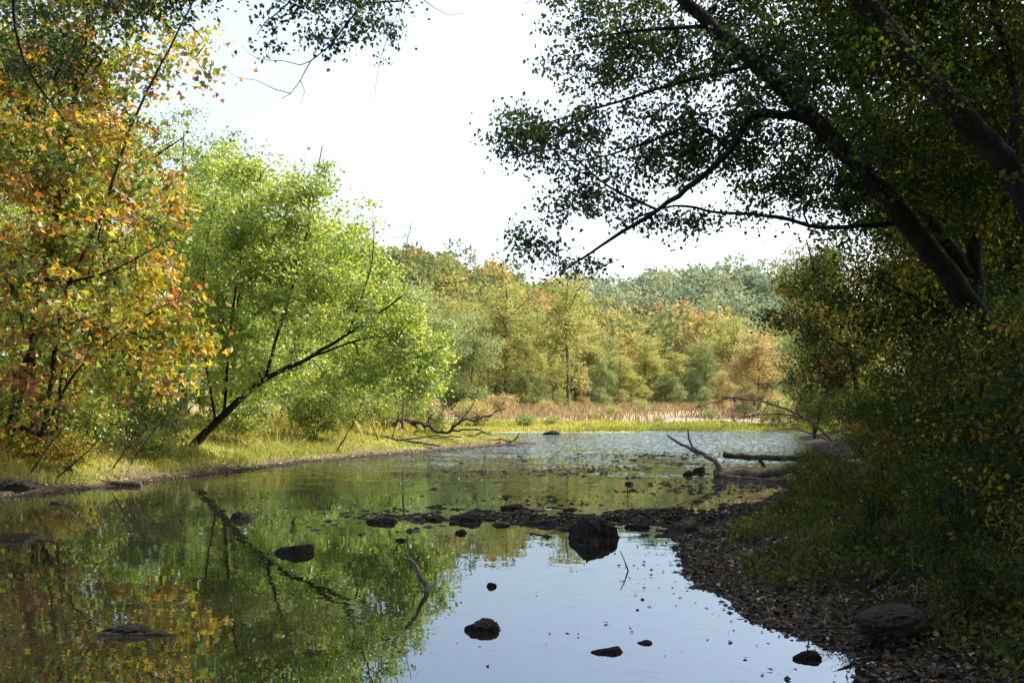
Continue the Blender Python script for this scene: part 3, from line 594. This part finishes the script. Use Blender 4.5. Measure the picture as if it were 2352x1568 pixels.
# ------------------------------------------------------------------ rocks
def rock_mesh(seed, sub=4, rough=.3, cap=.58, fac=.74):
    bm = bmesh.new(); bmesh.ops.create_icosphere(bm, subdivisions=sub, radius=1)
    for v in bm.verts:
        p = v.co.copy(); q = p*.9+Vector((seed*7.1,seed*3.3,seed))
        r = 1+rough*noise.noise(q)*1.6+rough*.7*noise.noise(q*2.3)
        v.co = p*r
        for kx in range(5):
            nv = Vector((math.cos(seed*2+kx*2.2), math.sin(seed*2+kx*2.2), .35+.2*math.sin(seed+kx*3))).normalized()
            dd = v.co.dot(nv)-fac
            if dd > 0: v.co -= nv*dd*.8
        nt_ = Vector((.25*math.sin(seed*3), .2*math.cos(seed*5), 1)).normalized(); dd = v.co.dot(nt_)-cap
        if dd > 0: v.co -= nt_*dd*.75
        v.co += p*(rough*.38*noise.noise(q*4.5)+rough*.24*noise.noise(q*10)+.04*noise.noise(q*21))
    co = np.array([v.co[:] for v in bm.verts]); mn, mxx = co.min(0), co.max(0)
    for v in bm.verts:
        v.co.x = (v.co.x-(mn[0]+mxx[0])/2)*2/(mxx[0]-mn[0]); v.co.y = (v.co.y-(mn[1]+mxx[1])/2)*2/(mxx[1]-mn[1]); v.co.z = v.co.z/mxx[2]
    me = bpy.data.meshes.new('rock'); bm.to_mesh(me); bm.free()
    return me
RM = [rock_mesh(s+1) for s in range(6)]; RS = [rock_mesh(s+20, 2) for s in range(5)]; RM.append(rock_mesh(9, 4, .24, .52, .68))
for me in RM+RS: me.materials.append(M_rock)
def rock(name, u, vb, wpx, hpx, k, label, rot=None, mat=None, deep=1.0, cat='rock'):
    D = EYE*F/(vb-925); w = wpx*D/F; h = hpx*D/F; x = (u-1176)*D/F
    zb = max(0., float(gz(x,D)[0]))
    if zb > .01: D = (EYE-zb)*F/(vb-925); x = (u-1176)*D/F
    o = bpy.data.objects.new(name, RM[k%7]); COL.objects.link(o)
    o.scale = (w/2, w/2*deep, h*.9); o.location = (x, D+w*.35*deep, zb-h*.08); o.rotation_euler = (0,0,rng.random()*.6-.3 if rot is None else rot)
    o['label'] = label; o['category'] = cat; o['group'] = 'rocks in the shallow creek'
    if mat: o.material_slots[0].link = 'OBJECT'; o.material_slots[0].material = mat
    return o
rock('boulder',1368,1244,134,62,6,'large dark rounded boulder standing in shallow water')
rock('rock',1072,1198,84,24,1,'dark low rock on the stony bar')
rock('rock',1112,1452,94,32,2,'wet dark rock alone in open water',deep=.7)
rock('rock',668,1274,92,26,3,'wet dark rock with uneven top in still water',deep=.7)
rock('rock',552,1192,56,20,4,'small dark rock in still water',deep=.7)
rock('rock',1182,1172,66,16,5,'flat dark rock near the stony bar')
rock('rock',878,1202,84,16,0,'low dark rock at the end of the stony bar')
rock('rock',1398,1502,80,12,3,'thin flat rock barely above water',deep=.6)
rock('rock',1860,1516,74,22,1,'dark rock at the muddy water edge',deep=.7)
rock('rock',1582,1226,92,42,2,'dark angular rock at the end of the bar',mat=M_rockdry)
rock('rock',1636,1236,66,18,4,'flat pale rock beside the mud',mat=M_rockdry)
rock('rock',1000,1195,50,10,5,'dark rock on the stony bar')
rock('rock',1245,1208,80,14,3,'dark rock on the stony bar')
rock('rock',1200,1200,44,10,1,'dark rock on the stony bar')
rock('rock',1470,1214,70,12,0,'dark rock on the stony bar')
rock('rock',1150,1209,50,8,6,'dark rock on the stony bar')
rock('rock',1058,1226,30,12,2,'small dark stone in shallow water')
rock('rock',1130,1348,26,12,4,'small dark stone in open water')
rock('rock',920,1243,26,8,0,'small dark stone in still water')
rock('rock',1582,1092,26,14,1,'dark rock beside driftwood')
rock('rock',1608,1086,30,18,3,'dark rock beside driftwood')
rock('rock',1448,1113,24,10,5,'small dark stone in rippled water')
rock('rock',1485,1480,40,7,2,'tiny flat stone barely above water')
rock('boulder',2060,1430,170,34,1,'large shaded boulder on the dark bank',deep=.7,mat=M_rockdry)
rock('rock',25,1112,60,12,4,'dark rock at the leafy waterline')
rock('rock',1270,998,46,12,2,'dark rock on the far shoreline')
rock('rock',290,1458,130,28,2,'long low dark rock in still water',deep=.35,rot=.08)
for i in range(230):
    if i < 180: t = rng.random()**.8; x = -2.2+t*6.2; y = 15.0-t*.8+rng.normal()*(.25+.35*t); s = rng.uniform(.015,.08)
    else: x = rng.uniform(-2,7); y = rng.uniform(15.5,32); s = rng.uniform(.03,.08); 
    h, d = gzd(np.array([x]),np.array([y]))
    if i >= 180 and d[0] > 0: continue
    o = bpy.data.objects.new('stone', RS[i%5]); COL.objects.link(o)
    o.location = (x,y,max(h[0],-.01)+s*.1); o.scale = (s*rng.uniform(.9,1.9),s,s*rng.uniform(.3,.6)); o.rotation_euler = (0,0,rng.random()*6.28)
    if i%3 == 0: o.material_slots[0].link = 'OBJECT'; o.material_slots[0].material = M_rockdry
    o['label'] = 'small dark stone in the shallow creek'; o['category'] = 'stone'; o['group'] = 'stones scattered in the shallow creek'

# ------------------------------------------------------------------ driftwood, sticks, brush
def woodobj(name, label, cat, base, limbs, ells=None, ncl=0, mat=M_drift, seg=.25, tip=.006, knob=.12, group=None, attach_r=.5, wig=.2):
    base = np.array(base, float)
    C = sample(ells, ncl) if ells else np.zeros((0,3))
    if len(C): C = C[C[:,2] > .02]
    V, Fc = wood(limbs, C, seg, tip, -9, .12, 2.1, knob, attach_r, wig)
    return add(name, make_mesh(name, V-base, Fc, None, True), mat, base, label=label, category=cat, **({'group':group} if group else {}))
woodobj('driftwood_log','bleached curved driftwood log with upturned prongs in the water','driftwood',at(1650,1094,23),
  [([at(1640,1090,22.9),at(1760,1086,22.8),at(1880,1074,22.7),at(1980,1062,22.6)],.12,.10),
   ([at(1655,1096,22.9),at(1648,1070,22.9),at(1625,1048,23),at(1580,1028,23.1),at(1532,999,23.2)],.08,.02),
   ([at(1630,1050,23),at(1590,1025,23),at(1581,1005,23),at(1580,986,23)],.035,.018),
   ([at(1660,1092,22.8),at(1720,1099,22.3),at(1800,1102,22)],.06,.03)],
  [(at(1800,1050,23.4),(1.3,.5,.2))],26,M_driftl,knob=.07,wig=.12)
woodobj('driftwood_log','slim fallen log resting across the shaded shore','driftwood',at(1760,1060,26),
  [([at(1662,1044,26),at(1720,1050,26),at(1800,1052,26),at(1900,1050,26),at(1980,1046,26)],.075,.07),([at(1740,1052,26),at(1760,1076,26)],.05,.03)],None,0,knob=.07,wig=.1)
woodobj('fallen_tree','weathered fallen tree with forked limbs on the grassy spit','fallen tree',at(900,1000,37),
  [([at(815,985,37),at(860,995,36.8),at(930,1008,36.5)],.10,.06),
   ([at(850,1000,38),at(900,972,38),at(935,962,38),at(985,982,38),at(1030,992,38),at(1060,968,38),at(1110,958,38),at(1160,938,38)],.12,.02),
   ([at(935,962,38),at(960,985,38),at(940,1000,38)],.07,.03),([at(1030,992,38),at(1085,985,38),at(1130,1000,38)],.05,.02),([at(1055,970,38),at(1090,920,38),at(1105,850,38)],.025,.008),([at(870,990,37.5),at(960,1000,37.3),at(1060,1003,37.2)],.05,.02)],
  [(at(1060,960,38),(1.6,.8,.5)),(at(930,980,37.5),(1.6,.6,.35)),(at(1000,950,38.5),(1.2,.6,.5))],200,M_drift,tip=.009)
woodobj('driftwood_log','long pale fallen branch lying along the spit','driftwood',at(900,1012,35.5),
  [([at(820,990,36),at(880,1002,35.8),at(960,1016,35.6),at(1010,1024,35.5)],.08,.03),([at(920,1010,35.7),at(980,1004,35.6),at(1040,1008,35.5)],.04,.015)],
  [(at(960,1005,35.6),(1.2,.5,.15))],24,M_driftl,tip=.009,knob=.08,wig=.1)
woodobj('driftwood_log','pale forked driftwood lying at the end of the spit','driftwood',at(1040,1015,40),
  [([at(962,1022,40),at(1000,1010,40),at(1060,1003,40),at(1130,990,40)],.10,.03),([at(980,1018,40),at(1060,1022,40),at(1150,1015,40)],.07,.03),([at(1140,1020,40.5),at(1180,1012,40.5),at(1192,994,40.5)],.06,.03),([at(1060,1012,40),at(1140,1008,40),at(1210,1018,40)],.05,.02)],
  [(at(1120,1015,40.5),(1.6,.8,.15))],60,M_driftl,tip=.009)
woodobj('fallen_branch','bare grey fallen branches arching down to the water','fallen branch',at(1880,1000,40),
  [([at(1930,1030,40),at(1850,960,40),at(1760,925,40),at(1680,915,40),at(1600,935,40)],.06,.012),([at(1850,960,40),at(1780,950,40),at(1700,960,40),at(1650,985,40)],.035,.01),([at(1900,1010,39.5),at(1830,985,39),at(1760,990,38.5)],.04,.01)],
  [(at(1730,930,40),(1.6,1,.45)),(at(1700,965,39.5),(1.2,.8,.35)),(at(1790,975,39.5),(1.0,.8,.3))],260,M_driftl,.3,.008)
woodobj('stick','curved bare stick poking up from the water','stick',at(980,1357,9),
  [([at(985,1368,9),at(974,1335,9),at(955,1300,9),at(932,1270,9)],.026,.014),([at(957,1300,9),at(945,1285,8.95),at(930,1282,8.9)],.008,.004)],None,0,M_driftl,.06,wig=.1)
woodobj('driftwood_log','pointed dark log half sunk in still water','driftwood',at(330,1452,7.25),
  [([at(222,1462,7.3),at(330,1458,7.3),at(445,1463,7.3)],.04,.008)],None,0,M_rock,.2,knob=.06,wig=.04)
woodobj('driftwood_log','dark plank-like log half sunk by the bank','driftwood',at(180,1165,16.5),
  [([at(120,1156,16.8),at(170,1164,16.6),at(250,1166,16.5)],.06,.015)],None,0,M_rock,.1,wig=.05)
woodobj('driftwood_log','dark log lying along the muddy waterline','driftwood',at(230,1112,20.5),
  [([at(150,1104,20.8),at(220,1110,20.6),at(320,1112,20.4)],.10,.06)],None,0,wig=.06)
woodobj('bare_tree','leafless grey sapling rising beside the green maple','bare tree',at(925,960,36),
  [([at(925,985,36),at(930,760,36),at(928,620,36),at(945,510,36)],.05,.012)],[(at(930,600,36),(.9,.6,1.5))],60,M_barkg,.4,.006)
for k,(u,v,D,du,dv) in enumerate([(770,980,31,70,-80),(900,985,36,30,-60),(870,980,35,-40,-70),(300,1010,23,90,-60),(980,985,39,40,-50),(60,1040,19.5,110,-90),(180,1030,20.5,-90,-80),(120,1035,20,140,-60),(350,1010,23,-90,-70),(940,985,38,-50,-40),(250,1020,21.5,100,-50)]):
    b = at(u,v,D); b[2] = gz(b[0],b[1])[0]-.05
    e = at(u+du,v+dv,D)
    woodobj('dead_sapling','thin bare dead sapling leaning on the grassy bank','dead sapling',b,[([b,(b+e)/2+rng.normal(size=3)*.08,e],.022,.008)],[((b*.3+e*.7),(.7,.5,.45))],40,M_drift,.22,.004,group='dead saplings on the bank')
for (u,v,du,dv) in [(1445,1310,-20,-45),(1240,1165,30,-35),(1500,1110,60,-10),(1440,1135,8,-70),(1105,1085,10,-60),(1250,1060,40,-30),(1330,1055,-8,-60),(1700,1150,25,-12),(1540,1160,70,-15),(1175,1085,-40,-18),(1300,1215,120,-14),(1450,1215,90,8),(1150,1205,70,-6),(1560,1190,100,-20),(1640,1180,80,6),(2000,1500,160,-50),(1750,1330,120,-20),(1400,1090,60,-5),(1290,1120,-50,-14),(1600,1140,50,-30)]:
    D = EYE*F/(v-925); b = at(u,v+6,D); e = at(u+du,v+dv,D)
    woodobj('twig','thin bare twig sticking out of the shallow water','twig',b,[([b,(b+e)/2+rng.normal(size=3)*.02,e],.010,.004)],None,0,M_drift,.1,group='twigs in the shallow water')

# ------------------------------------------------------------------ light, sky, camera
EL, AZ = math.radians(46), math.radians(76)
w = bpy.data.worlds.new('World'); scene.world = w; w.use_nodes = True
nt = w.node_tree; bg = nt.nodes['Background']; sky = nt.nodes.new('ShaderNodeTexSky'); sky.sky_type = 'NISHITA'
sky.sun_disc = False; sky.sun_elevation = EL; sky.sun_rotation = AZ; sky.dust_density = 5.0; sky.air_density = 1.0; sky.ozone_density = 1.5
hz = nt.nodes.new('ShaderNodeHueSaturation'); hz.inputs['Saturation'].default_value = .7
nt.links.new(sky.outputs[0], hz.inputs['Color']); nt.links.new(hz.outputs[0], bg.inputs[0]); bg.inputs[1].default_value = .43
sd = Vector((math.cos(EL)*math.sin(AZ), math.cos(EL)*math.cos(AZ), math.sin(EL)))
sl = bpy.data.lights.new('sun','SUN'); sl.energy = 9.5; sl.angle = math.radians(.5); sl.color = (1,.94,.80)
so = bpy.data.objects.new('sun', sl); so.rotation_euler = (-sd).to_track_quat('-Z','Y').to_euler(); so.location = (20,20,30); COL.objects.link(so)
cd = bpy.data.cameras.new('camera'); cd.sensor_width = 36; cd.lens = 35.0; cd.clip_end = 3000; cd.shift_y = (925-784)/2352
co = bpy.data.objects.new('camera', cd); co.location = (0,0,EYE); co.rotation_euler = (math.pi/2,0,0); COL.objects.link(co)
scene.camera = co
scene.view_settings.view_transform = 'Standard'; scene.view_settings.look = 'None'; scene.view_settings.exposure = 0
print('faces', sum(len(m.polygons) for m in bpy.data.meshes))
